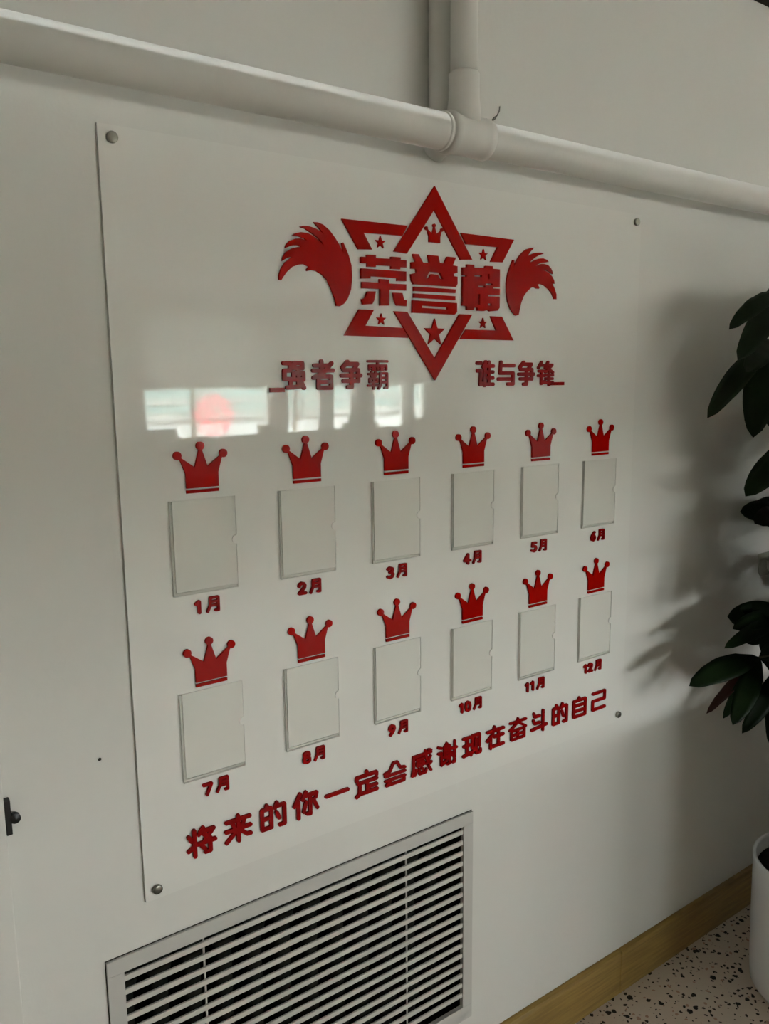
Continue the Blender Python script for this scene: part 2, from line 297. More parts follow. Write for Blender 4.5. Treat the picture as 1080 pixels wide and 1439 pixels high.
WING_LEFT = [[(0.723, 1.8527), (0.7318, 1.853), (0.7416, 1.8502), (0.753, 1.8429), (0.7637, 1.832), (0.7717, 1.8215), (0.7779, 1.8116), (0.7811, 1.805), (0.7773, 1.8242), (0.7801, 1.8255), (0.7845, 1.8181), (0.7908, 1.805), (0.7961, 1.7887), (0.7972, 1.769), (0.7944, 1.7489), (0.7874, 1.7332), (0.7797, 1.7245), (0.7712, 1.7198), (0.7643, 1.7203), (0.7613, 1.732), (0.7561, 1.7454), (0.7474, 1.7614), (0.7368, 1.7705), (0.7261, 1.775), (0.7173, 1.7759), (0.7081, 1.7738), (0.7071, 1.776), (0.7104, 1.7796), (0.7118, 1.7814), (0.7035, 1.7841), (0.693, 1.783), (0.6808, 1.7786), (0.6703, 1.7699), (0.6633, 1.7615), (0.6597, 1.7562), (0.6558, 1.7567), (0.6561, 1.7647), (0.6603, 1.775), (0.6683, 1.7856), (0.6796, 1.794), (0.6711, 1.7916), (0.6624, 1.7867), (0.6643, 1.7932), (0.6705, 1.8016), (0.6801, 1.8074), (0.6904, 1.8104), (0.6988, 1.8115), (0.6923, 1.8132), (0.6819, 1.8123), (0.6682, 1.8069), (0.6709, 1.8131), (0.6779, 1.8194), (0.6874, 1.8234), (0.6978, 1.8248), (0.7099, 1.8222), (0.7047, 1.8254), (0.6944, 1.8274), (0.6807, 1.8271), (0.6868, 1.8317), (0.6981, 1.8345), (0.7102, 1.8346), (0.7189, 1.8317), (0.7276, 1.8274), (0.7355, 1.8222), (0.7419, 1.8164), (0.7381, 1.8224), (0.7294, 1.8293), (0.719, 1.8349), (0.7069, 1.8408), (0.6966, 1.843), (0.7036, 1.8452), (0.714, 1.8453), (0.7245, 1.8436), (0.735, 1.8397), (0.7426, 1.8349), (0.7377, 1.84), (0.7316, 1.8457)]]
WING_RIGHT = [[(1.2362, 1.854), (1.2269, 1.8528), (1.2159, 1.8494), (1.205, 1.8429), (1.1943, 1.8332), (1.1863, 1.8226), (1.1802, 1.8125), (1.1814, 1.826), (1.1778, 1.8257), (1.1721, 1.8153), (1.1652, 1.7998), (1.1611, 1.782), (1.1614, 1.7632), (1.1653, 1.7457), (1.1719, 1.7333), (1.1812, 1.7235), (1.1886, 1.7193), (1.1953, 1.7208), (1.1975, 1.7292), (1.2018, 1.7448), (1.2088, 1.758), (1.2179, 1.7674), (1.2289, 1.7751), (1.2373, 1.7771), (1.2459, 1.7747), (1.2512, 1.7743), (1.253, 1.777), (1.2475, 1.7832), (1.257, 1.7846), (1.2686, 1.7818), (1.2804, 1.7759), (1.2904, 1.7672), (1.2977, 1.7563), (1.3036, 1.7562), (1.3032, 1.7665), (1.298, 1.7768), (1.2897, 1.7882), (1.2818, 1.7936), (1.2917, 1.7886), (1.2972, 1.7871), (1.2954, 1.7938), (1.2893, 1.8013), (1.2794, 1.8078), (1.2677, 1.8116), (1.2591, 1.812), (1.2696, 1.813), (1.2813, 1.8099), (1.2911, 1.806), (1.291, 1.8092), (1.2859, 1.8167), (1.277, 1.8226), (1.2654, 1.8244), (1.2559, 1.8237), (1.2409, 1.8188), (1.2465, 1.8218), (1.2558, 1.8257), (1.2692, 1.8273), (1.2787, 1.829), (1.2728, 1.8333), (1.2613, 1.8351), (1.2499, 1.8336), (1.2387, 1.8302), (1.2295, 1.8257), (1.2225, 1.8218), (1.2275, 1.8275), (1.2386, 1.8347), (1.2497, 1.84), (1.2639, 1.844), (1.2553, 1.8455), (1.2439, 1.8446), (1.2327, 1.8425), (1.218, 1.8363), (1.2252, 1.8445)]]
CROWN = [(0.4686, 1.4835), (0.5068, 1.4968), (0.5447, 1.4834), (0.4717, 1.476), (0.4799, 1.4538), (0.4794, 1.4312), (0.534, 1.4312), (0.535, 1.4538), (0.5444, 1.4767), (0.5379, 1.4771), (0.5176, 1.4638), (0.5092, 1.489), (0.5043, 1.4893), (0.4965, 1.4643), (0.476, 1.4781), (0.4792, 1.4284), (0.479, 1.4234), (0.5336, 1.424), (0.5338, 1.4287), (0.5143, 1.4964), (0.4683, 1.477)]
CLUSTERS = [
((1.847, -0.193, 0.917), [((1.614, -0.159, 0.888), 0.059), ((1.671, -0.238, 0.805), 0.052), ((1.745, -0.17, 0.778), 0.029), ((1.726, -0.137, 0.784), 0.023), ((1.966, -0.261, 0.788), 0.079), ((1.937, -0.238, 0.945), 0.056)]) ,
((2.043, -0.159, 0.854), [((1.832, -0.17, 0.716), 0.047), ((1.89, -0.216, 0.68), 0.056), ((2.254, -0.159, 0.577), 0.056), ((1.972, -0.091, 0.947), 0.056)]) ,
((2.056, -0.137, 0.966), [((1.884, -0.114, 1.016), 0.056), ((1.781, -0.159, 0.993), 0.05), ((1.693, -0.193, 0.972), 0.038), ((2.114, -0.193, 1.06), 0.056), ((1.971, -0.091, 0.899), 0.056)]) ,
((1.84, -0.193, 1.786), [((1.677, -0.17, 1.696), 0.041), ((1.863, -0.137, 1.784), 0.025), ((1.661, -0.204, 1.629), 0.056), ((1.891, -0.193, 1.911), 0.056), ((1.926, -0.238, 1.72), 0.056), ((1.864, -0.114, 1.692), 0.056)]) ,
((1.866, -0.159, 1.677), [((1.664, -0.137, 1.502), 0.051), ((1.853, -0.091, 1.638), 0.041), ((1.715, -0.193, 1.605), 0.051), ((1.741, -0.204, 1.458), 0.075), ((1.98, -0.159, 1.488), 0.062)]) ,
((2.038, -0.159, 1.432), [((1.782, -0.17, 1.317), 0.07), ((1.921, -0.114, 1.351), 0.056), ((2.014, -0.193, 1.258), 0.068), ((2.08, -0.238, 1.382), 0.068)]) ,
]

# ---------------------------------------------------------------- the room
XL, XR, YF, ZC = -2.6, 7.0, -7.0, 2.495
GX0, GX1, GZ0, GZ1 = 0.322, 1.075, 0.205, 0.673      # grille opening
bm = bmesh.new()
for a in ((XL, GX0, 0, ZC), (GX1, XR, 0, ZC), (GX0, GX1, 0, GZ0), (GX0, GX1, GZ1, ZC)): add_box(bm, a[0], a[1], 0, 0.24, a[2], a[3])
struct('wall_back', bm, M['wall'])
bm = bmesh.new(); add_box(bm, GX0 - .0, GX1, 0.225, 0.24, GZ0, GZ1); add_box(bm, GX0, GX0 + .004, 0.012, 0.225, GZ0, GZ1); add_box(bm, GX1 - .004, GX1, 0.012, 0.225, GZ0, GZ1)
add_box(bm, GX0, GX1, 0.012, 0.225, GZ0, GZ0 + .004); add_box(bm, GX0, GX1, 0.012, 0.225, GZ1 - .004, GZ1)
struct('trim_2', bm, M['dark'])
struct('floor', box(XL, XR, YF, 0.0, -0.1, 0.0), M['floor'])
struct('ceiling', box(XL, XR, YF, 0.24, ZC, ZC + 0.1), M['ceiling'])
struct('wall_left', box(XL - 0.12, XL, YF, 0.24, -0.1, ZC + 0.1), M['wall_far'])
struct('wall_right', box(XR, XR + 0.12, YF - .16, 0.24, -0.1, ZC + 0.1), M['wall_far'])
struct('ceiling_shadow_line', box(0.9, XR, -0.022, -0.0005, ZC - 0.006, ZC - 0.0005), M['gap'])  # dark strip standing in for the shadow gap under the ceiling
# opposite wall with its row of windows
WIN = [(1.90, 2.60), (2.88, 4.33), (4.53, 5.02), (5.14, 5.47), (5.75, 6.24), (6.34, 6.56)]
SILL, HEAD, BLIND = 0.95, 2.32, 1.545
bm = bmesh.new(); add_box(bm, XL, XR, YF - 0.16, YF, 0, SILL); add_box(bm, XL, XR, YF - 0.16, YF, HEAD, ZC)
xs = [XL] + [v for w_ in WIN for v in w_] + [XR]
for i in range(0, len(xs), 2): add_box(bm, xs[i], xs[i + 1], YF - 0.16, YF, SILL, HEAD)
struct('wall_front', bm, M['wall_far'])
for i, (a, b) in enumerate(WIN):
    w_ = thing('window_%d' % (i + 1), '', ''); del w_['label']; del w_['category']; w_['kind'] = 'structure'
    bm = bmesh.new()
    for q in ((a, a + .035, SILL, HEAD), (b - .035, b, SILL, HEAD), (a + .035, b - .035, SILL, SILL + .035), (a + .035, b - .035, HEAD - .035, HEAD)): add_box(bm, q[0], q[1], YF - .09, YF - .04, q[2], q[3])
    obj('window_frame', bm, M['alu'], w_); obj('pane', box(a + .035, b - .035, YF - .068, YF - .062, SILL + .035, HEAD - .035), M['glass'], w_)
    bm = bmesh.new(); add_box(bm, a - .03, b + .03, YF + .012, YF + .016, BLIND, HEAD + .04); add_box(bm, a - .03, b + .03, YF + .006, YF + .022, BLIND - .018, BLIND); add_box(bm, a - .03, b + .03, YF + .001, YF + .05, HEAD + .04, HEAD + .09)
    tag(obj('roller_blind', bm, M['blind']), ['white roller blind drawn over the small left end window', 'white roller blind drawn over the widest window', 'white roller blind over the window behind the round chair', 'white roller blind over the narrow fourth window', 'white roller blind over the bright fifth window', 'white roller blind over the slit window at the right end'][i], 'blind', 'roller blinds across the opposite wall')
tag(obj('papercut', lathe([(.001, 0), (.225, 0), (.225, .002), (.001, .002)], 48, 'y', (3.63, YF + .003, 1.235)), M['papercut']), 'round red papercut decoration stuck on the widest window', 'decoration')

# door at the left end of the wall
dr = thing('door_1', '', ''); del dr['label']; del dr['category']; dr['kind'] = 'structure'
bm = bmesh.new(); add_box(bm, 0.095, 0.184, -0.014, -0.0005, 0.0, 1.93, bevel=.002); add_box(bm, -0.80, -0.715, -0.014, -0.0005, 0.0, 1.93, bevel=.002); add_box(bm, -0.80, 0.184, -0.015, -0.0005, 1.85, 1.935, bevel=.002)
obj('door_frame', bm, M['pipe'], dr)
obj('door_leaf', box(-0.712, 0.092, -0.010, -0.001, 0.005, 1.848), M['pipe'], dr)
bm = bmesh.new(); add_box(bm, 0.1845, 0.1925, -0.012, -0.0006, 0.953, 1.007, bevel=.001)
obj('latch_plate', bm, M['black'], dr)
obj('latch_tongue', lathe([(.001, 0), (.006, 0), (.0075, .004), (.0075, .012), (.001, .014)], 16, 'y', (0.1975, -.0006, 0.976)), M['black'], dr)

# skirting
for nm, x0, x1 in (('a', 0.186, 1.6015), ('b', 1.6035, XR)):
    if nm == 'a': bb = thing('baseboard_back', '', ''); del bb['label']; del bb['category']; bb['kind'] = 'structure'
    bm = bmesh.new(); prof = [(0, 0), (-.013, 0), (-.013, .108), (-.010, .117), (-.004, .1205), (0, .121)]
    A = [bm.verts.new((x0, y - .0005, z + .0005)) for y, z in prof]; B = [bm.verts.new((x1, y - .0005, z + .0005)) for y, z in prof]
    for k in range(len(prof)): bm.faces.new((A[k], A[(k + 1) % 6], B[(k + 1) % 6], B[k]))
    bm.faces.new(A); bm.faces.new(B[::-1]); obj('board', bm, M['oak'], bb)
obj('joint_cover', box(1.598, 1.607, -.0145, -.0136, .001, .116, bevel=.0004), M['oak'], bb)

# ---------------------------------------------------------------- outside the windows (seen through the panes and in the sheet's reflection)
struct('ground', box(-60, 70, -70, 60, -.5, -.3), M['ground_out'])
bl = thing('office_block', 'pale low building with teal bands across the street', 'building', (8, -34, -.3))
obj('wall', box(-30, 30, -1, 0, 0, 1.9), M['facade'], bl)
for z in (0.55, 1.2): obj('band', box(-30, 30, 0, .1, z, z + .28), M['teal'], bl)
for z in (0.2, 0.95, 1.6): obj('ledge', box(-30, 30, 0, .25, z, z + .1), M['blind'], bl)
random.seed(5)
for i in range(9):
    bm = bmesh.new(); h = random.uniform(3.2, 4.6)
    add_tube(bm, [(0, 0, 0), (.05, 0, h * .5), (0, .03, h)], [.05, .035, .01], 6)
    for k in range(26):
        z = random.uniform(.5, h * .9); a = random.uniform(0, 6.28); L = random.uniform(.5, 1.1)
        p1 = Vector((math.cos(a) * L * .5, math.sin(a) * L * .5, z + L * .4)); p2 = Vector((math.cos(a) * L, math.sin(a) * L, z + L * 1.0))
        add_tube(bm, [(0, 0, z), p1, p2], [.014, .010, .003], 4)
        add_tube(bm, [p1, p1 + Vector((random.uniform(-.4, .4), random.uniform(-.4, .4), .4))], [.008, .003], 4)
    t = obj('bare_tree', bm, M['bark'], loc=(1.5 + i * 2.6 + random.uniform(-.6, .6), -15 - random.uniform(0, 5), -.3))
    tag(t, 'bare winter tree standing outside the office windows', 'tree', 'bare trees outside the windows')

# ---------------------------------------------------------------- pipes
def pipe_x(x0, x1, y, z, r): return tube([(x0, y, z), (x1, y, z)], r, 40)
PY, PZ, PR = -0.080, 2.010, 0.0295
hp = thing('heating_pipe', 'thick white painted heating pipe running along wall above the award board', 'pipe', (0.99, PY, PZ))
obj('pipe', tube([(XL + .01 - .99, 0, 0), (XR - .01 - .99, 0, 0)], PR, 48), M['pipe'], hp, True)
def turned(prof, seg=48):                                             # lathe along x
    b = lathe(prof, seg); bmesh.ops.rotate(b, verts=b.verts, cent=(0, 0, 0), matrix=Matrix.Rotation(math.radians(90), 3, 'Y')); return b
obj('tee_fitting', turned([(PR + .0002, -.047), (PR + .0045, -.046), (PR + .0055, -.042), (PR + .0055, -.034), (PR + .0035, -.032), (PR + .003, .03), (PR + .0045, .033), (PR + .0045, .045), (PR + .0002, .048)]), M['pipe'], hp, True)
obj('seam_bead', turned([(PR + .0002, -.056), (PR + .002, -.055), (PR + .002, -.051), (PR + .0002, -.050)]), M['pipe'], hp, True)
obj('branch_socket', lathe([(.030, .020), (.0285, .045), (.0265, .060), (.0265, .098), (.0245, .101)], 40, origin=(-.004, 0, 0)), M['pipe'], hp, True)
obj('riser', tube([(-.004, 0, .095), (-.004, 0, ZC - PZ - .001)], .0235, 40), M['pipe'], hp, True)
rp = thing('rear_riser_pipe', 'white vertical pipe close to wall, behind the riser of heating pipe', 'pipe', (0.9835, -.0235, 0))
obj('pipe', tube([(0, 0, ZC - .001), (0, 0, 2.04), (0, .003, 2.022), (0, .010, 2.008), (0, .0225, 2.002)], .0225, 36), M['pipe'], rp, True)
cw = thing('wire_twist', 'short twisted grey wire sticking up from pipe beside the tee fitting', 'wire', (1.047, -.080, PZ + PR + .0045))
for k, pts in enumerate(([(0, 0, -.003), (.006, -.004, .006), (.014, -.002, .010), (.022, 0, .020), (.023, 0, .028)], [(.002, .002, -.003), (.008, 0, .003), (.015, .003, .007), (.021, .002, .016)], [(-.004, 0, -.004), (-.012, -.003, .001), (-.018, -.004, -.002)])):
    obj('strand', tube(pts, .0011, 8), M['steel'], cw, True)

# ---------------------------------------------------------------- radiator grille in its niche
gr = thing('radiator_grille', 'pale grey louvred metal grille set low in wall under the award board', 'grille', (0.6986, 0, 0.193))
def gl(x0, x1, y0, y1, z0, z1, bevel=0): return box(x0 - .6986, x1 - .6986, y0, y1, z0 - .193, z1 - .193, bevel=bevel)
FX0, FX1, FZ0, FZ1, IX0, IX1, IZ0, IZ1 = .3107, 1.0864, .193, .6848, .3376, 1.0603, .2262, .6582
FT = -.006
obj('frame_top', gl(FX0, FX1, FT, -.0008, IZ1, FZ1, .0007), M['grille'], gr)
obj('frame_bottom', gl(FX0, FX1, FT, -.0008, FZ0, IZ0, .0007), M['grille'], gr)
obj('frame_side', gl(FX0, IX0, FT, -.0008, IZ0, IZ1, .0007), M['grille'], gr)
obj('frame_side', gl(IX1, FX1, FT, -.0008, IZ0, IZ1, .0007), M['grille'], gr)
bm = bmesh.new()
for q in ((IX0 - .002, IX0, IZ0, IZ1), (IX1, IX1 + .002, IZ0, IZ1), (IX0, IX1, IZ0 - .002, IZ0), (IX0, IX1, IZ1, IZ1 + .002)): add_box(bm, q[0] - .6986, q[1] - .6986, -.0008, .004, q[2] - .193, q[3] - .193)
obj('frame_return', bm, M['alu'], gr)
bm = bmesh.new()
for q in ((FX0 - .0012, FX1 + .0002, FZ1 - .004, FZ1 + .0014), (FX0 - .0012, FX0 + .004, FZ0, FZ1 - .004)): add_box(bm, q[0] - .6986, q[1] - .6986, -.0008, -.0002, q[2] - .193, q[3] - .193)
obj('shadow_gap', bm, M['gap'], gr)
s0 = None
for k in range(17):
    z = .6445 - .0243 * k
    if s0 is None:
        bm = bmesh.new(); P = [(-.0035, -.0046), (-.0035, .0038), (-.0030, .0044), (-.0004, .0048), (.0004, .0044), (.0004, -.0046), (-.0030, -.0052)]
        A = [bm.verts.new((IX0 - .6986 + .0002, y, zz)) for y, zz in P]; B = [bm.verts.new((IX1 - .6986 - .0002, y, zz)) for y, zz in P]
        for j in range(len(P)): bm.faces.new((A[j], A[(j + 1) % len(P)], B[(j + 1) % len(P)], B[j]))
        bm.faces.new(A); bm.faces.new(B[::-1]); s0 = obj('slat', bm, M['alu'], gr); s0.location = (0, 0, z - .193)
    else:
        c = s0.copy(); C.objects.link(c); c.location = (0, 0, z - .193)
for x in (.4755, .9125): obj('support_rod', tube([(x - .6986, .0026, IZ0 - .193), (x - .6986, .0026, IZ1 - .193)], .0020, 10), M['alu'], gr, True)
rd = thing('radiator', 'dusty dark column radiator in the niche behind the louvred grille', 'radiator', (GX0, .13, GZ0 + .004))
sec = None
for k in range(12):
    x = .035 + k * .0615
    if sec is None:
        bm = bmesh.new()
        for yy in (-.05, .0, .05): add_tube(bm, [(0, yy, .0), (0, yy, .40)], .017, 12)
        add_box(bm, -.022, .022, -.07, .07, .36, .41, bevel=.012); add_box(bm, -.022, .022, -.07, .07, .03, .08, bevel=.012)
        add_tube(bm, [(-.0305, 0, .385), (.0305, 0, .385)], .016, 12); add_tube(bm, [(-.0305, 0, .055), (.0305, 0, .055)], .016, 12)
        sec = obj('section', bm, M['radiator'], rd, True); sec.location = (x, 0, 0)
    else:
        c = sec.copy(); C.objects.link(c); c.location = (x, 0, 0)

# ---------------------------------------------------------------- the award board
hb = thing('award_board', 'large square glossy acrylic award board with red crowns, month pockets and slogans', 'notice board')
PB, PF = -.0012, -.0052                                             # back and front of the clear sheet
BX0, BX1, BZ0, BZ1 = .3795, 1.5755, .7630, 1.9520
plate('panel', [[(BX0, BZ0), (BX1, BZ0), (BX1, BZ1), (BX0, BZ1)]], [], PB, PF, M['board'], hb)
for x, z in ((.3988, 1.9347), (1.5569, 1.9348), (1.5568, .7814), (.3987, .7814)):
    obj('standoff_screw', lathe([(.001, .0001), (.0075, .0001), (.0080, .0012), (.0080, .0052), (.0074, .0060), (.0045, .0064), (.001, .0064)], 28, 'y', (x, PF, z)), M['steel'], hb, True)
    obj('spacer_washer', lathe([(.001, 0), (.0045, 0), (.0045, .0009), (.001, .0009)], 20, 'y', (x, -.0002, z)), M['steel'], hb, True)
LB, LF = PF - .0003, PF - .0042                                      # letters: glued face and front face
def tri_star(cx, cz, r): return [(cx + (r if k % 2 == 0 else r * .40) * math.sin(k * math.pi / 5), cz + (r if k % 2 == 0 else r * .40) * math.cos(k * math.pi / 5)) for k in range(10)]
em = bpy.data.objects.new('star_emblem', None); C.objects.link(em); em.parent = hb; em['label'] = 'red six pointed star emblem with title, stars and small crown'
for p in STAR_BANDS: plate('star_band', [p], [], LB, LF, M['red'], em)
for p in STARS: plate('small_star', [tri_star(*p)], [], LB, LF, M['red'], em)
plate('title_character', RONG, [], LB, LF - .001, M['red'], em)
plate('title_character', YU, YU_HOLES, LB, LF - .001, M['red'], em)
plate('title_character', BANG, BANG_HOLES, LB, LF - .001, M['red'], em)
plate('feather_wing', WING_LEFT, [], LB, LF, M['red'], hb)
plate('feather_wing', WING_RIGHT, [], LB, LF, M['red'], hb)
# crown, centred on its middle ball
def crown_polys(s=1.0):
    body = [(-.0258, -.0655), (.0285, -.0655), (.0285, -.0425), (.0350, -.0213), (.0372, -.0165), (.0350, -.0140), (.0318, -.0172), (.0108, -.0328), (.0026, -.0065), (-.0026, -.0065), (-.0105, -.0328), (-.0320, -.0172), (-.0355, -.0155), (-.0368, -.0185), (-.0335, -.0220), (-.0258, -.0430)]
    P = [body, disc_poly(0, 0, .0068, 24), disc_poly(-.0380, -.0135, .0068, 24), disc_poly(.0385, -.0135, .0068, 24)]
    return [[(x * s, z * s) for x, z in p] for p in P]
def band_poly(s=1.0): return [[(x * s, z * s) for x, z in ((-.0258, -.0733), (.0285, -.0733), (.0285, -.0683), (-.0258, -.0683))]]
cr0 = plate('crown', crown_polys(), [], LB, LF, M['red'], hb); bd0 = plate('crown_band', band_poly(), [], LB, LF, M['red'], cr0)
# picture pocket with a thumb notch, from its top left corner
PWD, PHT = .1100, .1520
notch = [(PWD + .0, -.064)] + [(PWD - .0075 * math.sin(t), -.0715 + .0075 * math.cos(t)) for t in [math.pi * k / 8 for k in range(1, 8)]] + [(PWD, -.079)]
pk0 = plate('picture_pocket', [[(0, 0), (PWD, 0)] + notch + [(PWD, -PHT), (0, -PHT)]], [], LF + .0012, LF - .0006, [M['pocket'], M['pocket_edge'], M['clear']], hb)
sp0 = plate('spacer_strip', [[(.0004, -.0004), (.0050, -.0004), (.0050, -PHT + .0050), (PWD - .0004, -PHT + .0050), (PWD - .0004, -PHT + .0004), (.0004, -PHT + .0004)]], [], LB, LF + .0014, [M['pocket'], M['pocket_edge'], M['clear']], pk0)
first = True
for row, (ct, zt) in enumerate(((1.4967, 1.4135), (1.1797, 1.1005))):
    for i in range(6):
        if first: cr, pk = cr0, pk0
        else:
            cr = cr0.copy(); C.objects.link(cr); b_ = bd0.copy(); C.objects.link(b_); b_.parent = cr
            pk = pk0.copy(); C.objects.link(pk); s_ = sp0.copy(); C.objects.link(s_); s_.parent = pk
        first = False
        cr.location = (.5075 + .18995 * i, 0, ct); pk.location = (.4522 + .1901 * i, 0, zt)
        mn = row * 6 + i + 1; ds = str(mn)
        ml = bpy.data.objects.new('month_label', None); C.objects.link(ml); ml.parent = hb; ml['label'] = 'red lettering %d月' % mn
        x0 = .4825 + .1901 * i - (.012 if len(ds) == 2 else 0); zb = zt - .1872
        for j, d in enumerate(ds):
            glyph(d, x0, zb, .0215, .0255, .0058, LB, LF, M['red_dark'], ml, 'digit'); x0 += (.0165 if d == '1' else .0225)
        x0 += .0015 if ds[-1] != '1' else .005
        glyph('月', x0, zb - .0005, .0265, .0285, .0044, LB, LF, M['red_dark'], ml)
# small crown in the star's top
cs = cr0.copy(); C.objects.link(cs); cs.parent = em; cs.location = (.9785, 0, 1.8718); cs.scale = (.48, 1, .46); cs.name = 'small_crown'
# slogans
sl = bpy.data.objects.new('upper_slogan', None); C.objects.link(sl); sl.parent = hb; sl['label'] = 'red lettering 强者争霸'
for j, ch in enumerate('强者争霸'): glyph(ch, .6546 + .0569 * j, 1.578, .0480, .0535, .0074 if ch != '霸' else .0044, LB, LF, M['red_dark'], sl)
plate('underscore', [[(.6330, 1.5770), (.6600, 1.5770), (.6600, 1.5845), (.6330, 1.5845)]], [], LB, LF, M['red_dark'], sl)
sl = bpy.data.objects.new('upper_slogan', None); C.objects.link(sl); sl.parent = hb; sl['label'] = 'red lettering 谁与争锋'
for j, ch in enumerate('谁与争锋'): glyph(ch, 1.0822 + .0566 * j, 1.578, .0510, .0540, .0074 if ch != '锋' else .0062, LB, LF, M['red_dark'], sl)
plate('underscore', [[(1.2930, 1.5800), (1.3335, 1.5800), (1.3335, 1.5870), (1.2930, 1.5870)]], [], LB, LF, M['red_dark'], sl)
sl = bpy.data.objects.new('lower_slogan', None); C.objects.link(sl); sl.parent = hb; sl['label'] = 'red lettering 将来的你一定会感谢现在奋斗的自己'
for j, ch in enumerate('将来的你一定会感谢现在奋斗的自己'):
    glyph(ch, .4500 + .06687 * j, .8105, .0565, .0540, .0074 if ch not in '感谢奋会' else .0062, LB, LF, M['red_dark'], sl)

# ---------------------------------------------------------------- small things on the wall
nh = obj('nail_hole', lathe([(.0004, 0), (.0028, 0), (.0020, .0012), (.0004, .0016)], 10, 'y', (.3242, -.0003, 1.0254)), M['gap']); tag(nh, 'tiny dark nail left in wall between door frame and award board', 'nail')
hk = thing('wall_hook', 'clear stick-on plastic hook on wall behind the plant', 'hook', (2.19, -.0005, 1.068))
plate("backing", [[(-.034, .033), (.034, .033), (.034, -.020), (.022, -.034), (-.018, -.034), (-.028, -.022)]], [], -.0005, -.003, [M["hook"], M["edge"]], hk)
obj('hook', tube([(0, -.003, .012), (0, -.010, .008), (0, -.012, -.012), (0, -.020, -.022), (0, -.026, -.012)], .003, 10), M['edge'], hk, True)

# ---------------------------------------------------------------- potted plant
PX, PYY = 2.005, -.305
pl = thing('potted_money_tree', 'tall dark green money tree in a white round pot standing by the wall', 'plant', (PX, PYY, 0))
obj('pot', lathe([(.001, .001), (.128, .001), (.140, .006), (.148, .020), (.1515, .06), (.155, .20), (.158, .345), (.160, .362), (.158, .368), (.153, .368), (.150, .362), (.149, .318), (.001, .316)], 64), M['pot'], pl, True)
obj('soil', lathe([(.001, .317), (.148, .317), (.147, .333), (.08, .338), (.001, .341)], 40), M['soil'], pl, True)
bm = bmesh.new()
for k in range(3):
    pts = []
    for s in range(26):
        z = .335 + s * .05; t = s * .75 + k * 2.094; r = .030 * (1 - s / 60)
        pts.append((.02 + math.cos(t) * r + .02 * math.sin(s * .2), math.sin(t) * r, z))
    add_tube(bm, pts, [.021 - s * .0003 for s in range(26)], 12)
obj('trunk', bm, M['bark'], pl, True)
def add_leaf(bm, b, tip, w, nrm, bend=.10, fold=.12):
    b, tip = Vector(b), Vector(tip); d = tip - b; L = d.length; d.normalize()
    side = d.cross(nrm).normalized(); n = side.cross(d).normalized()
    N = 14; rows = []
    for i in range(N + 1):
        t = i / N
        prof = (math.sin(math.pi * t ** 1.15) ** .62) * (1 - .12 * t) if 0 < t < 1 else 0.0
        hw = w / 2 * prof * 1.06 + .0012
        if i == N: hw = .0004
        c = b + d * (L * t) + n * (math.sin(math.pi * t) * L * bend)
        row = []
        for q in (-1, -.5, 0, .5, 1):
            row.append(c + side * hw * q + n * (abs(q) * hw * fold + .0015 * math.sin(t * 26) * abs(q)))
        rows.append(row)
    for sgn in (0, 1):
        V = [[bm.verts.new(p - n * (.0007 * sgn)) for p in r] for r in rows]
        for i in range(N):
            for j in range(4):
                q = (V[i][j], V[i][j + 1], V[i + 1][j + 1], V[i + 1][j]); bm.faces.new(q if sgn else q[::-1])
        if sgn == 0: V0 = V
    for i in range(N):
        for j, s in ((0, 1), (4, -1)):
            q = (V0[i][j], V0[i + 1][j], V[i + 1][j], V[i][j]); bm.faces.new(q if s > 0 else q[::-1])
toc = Vector((-.75, -.65, .15)).normalized()
base = Vector((PX, PYY, 0)); rng = random.Random(11)
def cluster(hub, leaves, attach):
    hub = Vector(hub)
    mid = (hub + attach) / 2 + Vector((0, 0, .04))
    br = obj('leaf_stalk', tube([tuple(attach - base), tuple(mid - base), tuple(hub - base)], [.006, .0045, .003], 8), M['stem'], pl, True)
    for tip, w in leaves:
        nrm = Vector((-.55 + rng.uniform(-.3, .3), -.55 + rng.uniform(-.3, .3), .6 + rng.uniform(-.25, .25)))
        bm = bmesh.new(); add_leaf(bm, hub - base, Vector(tip) - base, w, nrm, bend=rng.uniform(.03, .10))
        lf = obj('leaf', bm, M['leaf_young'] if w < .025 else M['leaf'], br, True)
for hub, lv in CLUSTERS: cluster(hub, lv, Vector((PX + .02, PYY, min(hub[2] - .05, 1.58))))
for k in range(20):                                                   # the rest of the crown, right of the frame
    a = -2.2 + k * 2.4; z = .90 + .047 * k; r = rng.uniform(.16, .24)
    h = Vector((PX + .16 + math.cos(a) * r * .9, PYY + .02 + math.sin(a) * r * .75, z))
    if h.y > -.12: h.y = -.12
    lv = []
    for j in range(7):
        b_ = a + (j - 2.5) * .75; L = rng.uniform(.13, .19)
        tp = h + Vector((math.cos(b_) * L, math.sin(b_) * L * .8, rng.uniform(-.10, .03)))
        tp.y = min(tp.y, -.03); tp.x = max(tp.x, PX - .12)
        lv.append((tp, rng.uniform(.06, .08)))
    cluster(h, lv, Vector((PX + .02, PYY, min(z - .08, 1.58))))

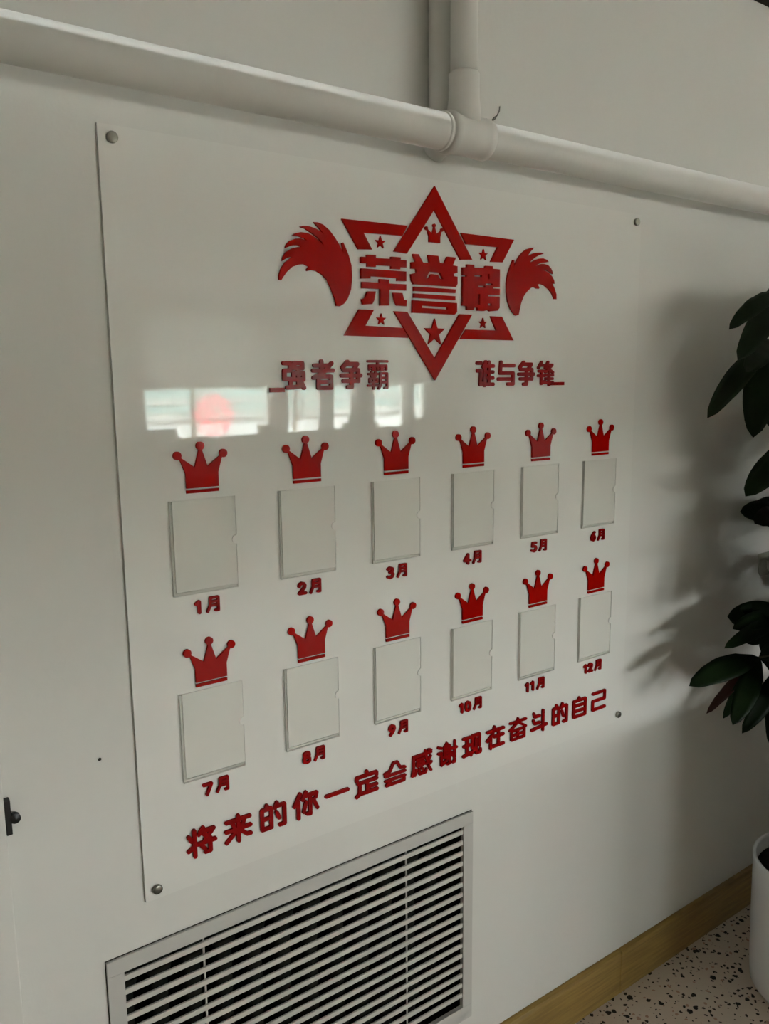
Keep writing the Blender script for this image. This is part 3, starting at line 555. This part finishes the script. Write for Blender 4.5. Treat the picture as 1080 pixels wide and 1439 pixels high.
for k in range(22):                                                   # unseen foliage added on the room side to deepen the wall shadow
    a = k * 1.9; z = .86 + .043 * ((k * 9) % 22)
    h = Vector((2.00 + .12 * math.cos(a), -.42 + .08 * math.sin(a), z)); lv = []
    for j in range(7):
        b_ = a + (j - 3) * .8; L = rng.uniform(.14, .19); tp = h + Vector((math.cos(b_) * L, math.sin(b_) * L * .7, rng.uniform(-.12, .02))); tp.x = max(tp.x, 1.80)
        lv.append((tp, rng.uniform(.075, .10)))
    cluster(h, lv, Vector((PX + .02, PYY, min(z - .08, 1.58))))
def copy_tree(o, parent=None):
    c = o.copy(); C.objects.link(c); c.parent = parent
    for q in list(o.children): copy_tree(q, c)
    return c
c = copy_tree(pl); c.location = (3.05, -.46, 0); c.rotation_euler.z = math.pi; c['label'] = 'unseen second money tree in a white pot, added to shade the wall'  # second plant out of view, added for its shade on the wall
pl['group'] = 'potted plants along the wall'

lc = thing('shading_cabinet', 'unseen low dark grey cabinet added to cast the shadow on the lower wall', 'cabinet', (2.37, -.93, 0))  # cabinet out of view, added to shade the lower wall and floor
obj('body', box(-.5, .5, -.25, .25, .06, .76, bevel=.003), M['grey'], lc); obj('plinth', box(-.48, .48, -.22, .24, 0, .06), M['black'], lc)
obj('top_board', box(-.51, .51, -.26, .26, .76, .785, bevel=.003), M['desk'], lc)
for sx in (-1, 1):
    d_ = obj('door', box(sx * .25 - .243, sx * .25 + .243, -.268, -.2505, .08, .75, bevel=.002), M['grey'], lc); obj('handle', tube([(sx * .04, -.285, .50), (sx * .04, -.285, .62)], .005, 10), M['steel'], d_, True)

# ---------------------------------------------------------------- office furniture across the room (reflected in the sheet)
def desk(x, y, w, label):
    t = thing('desk', label, 'desk', (x, y, 0), 'desks across the room')
    obj('desk_top', box(-w / 2, w / 2, -.35, .35, .72, .745, bevel=.003), M['desk'], t)
    obj('privacy_panel', box(-w / 2, w / 2, -.365, -.352, .45, 1.04), M['grey'], t)
    for sx in (-1, 1): obj('side_panel', box(sx * (w / 2 - .03) - .012, sx * (w / 2 - .03) + .012, -.34, .34, 0, .72), M['desk'], t)
DX = (2.7, 4.3, 5.9)
DL = ['pale desk with grey screen below the left windows', 'pale desk with grey screen below the widest window', 'pale desk with grey screen below the right end windows']
for i, x in enumerate(DX): desk(x, -6.3, 1.55, DL[i])
def monitor(x, y, label):
    t = thing('monitor', label, 'monitor', (x, y, .7455), 'monitors on the desks')
    obj('screen', box(-.16, .16, -.02, .01, .20, .41, bevel=.006), M['black'], t); obj('neck', box(-.02, .02, -.01, .02, .02, .22), M['black'], t); obj('foot', box(-.11, .11, -.08, .09, 0, .012, bevel=.004), M['black'], t)
for (x, y), l in zip(((3.93, -6.25), (2.75, -6.2), (5.75, -6.2)), ['black monitor on the desk by the widest window', 'black monitor on the desk at the left', 'black monitor on the desk at the right']): monitor(x, y, l)
ch = thing('office_chair', 'grey office chair with tall rounded back near the third window', 'chair', (4.55, -5.55, 0))
bm = bmesh.new(); add_box(bm, -.22, .22, -.03, .03, .55, 1.17, bevel=.03)
bk = lathe([(.001, -.03), (.145, -.03), (.16, 0), (.145, .03), (.001, .03)], 32, 'y', (0, 0, 1.14)); obj('headrest', bk, M['grey'], ch, True)
obj('backrest', bm, M['grey'], ch); obj('seat', box(-.24, .24, .04, .50, .44, .52, bevel=.03), M['grey'], ch); obj('stem', tube([(0, .25, .06), (0, .25, .44)], .03, 14), M['black'], ch, True)
for k in range(5):
    a = k * 1.2566; leg = obj('leg', tube([(0, .25, .08), (math.cos(a) * .28, .25 + math.sin(a) * .28, .055)], .018, 10), M['black'], ch, True)
    obj('castor', lathe([(.001, -.015), (.027, -.015), (.027, .015), (.001, .015)], 16, 'y', (math.cos(a) * .28, .25 + math.sin(a) * .28, .027)), M['black'], leg, True)
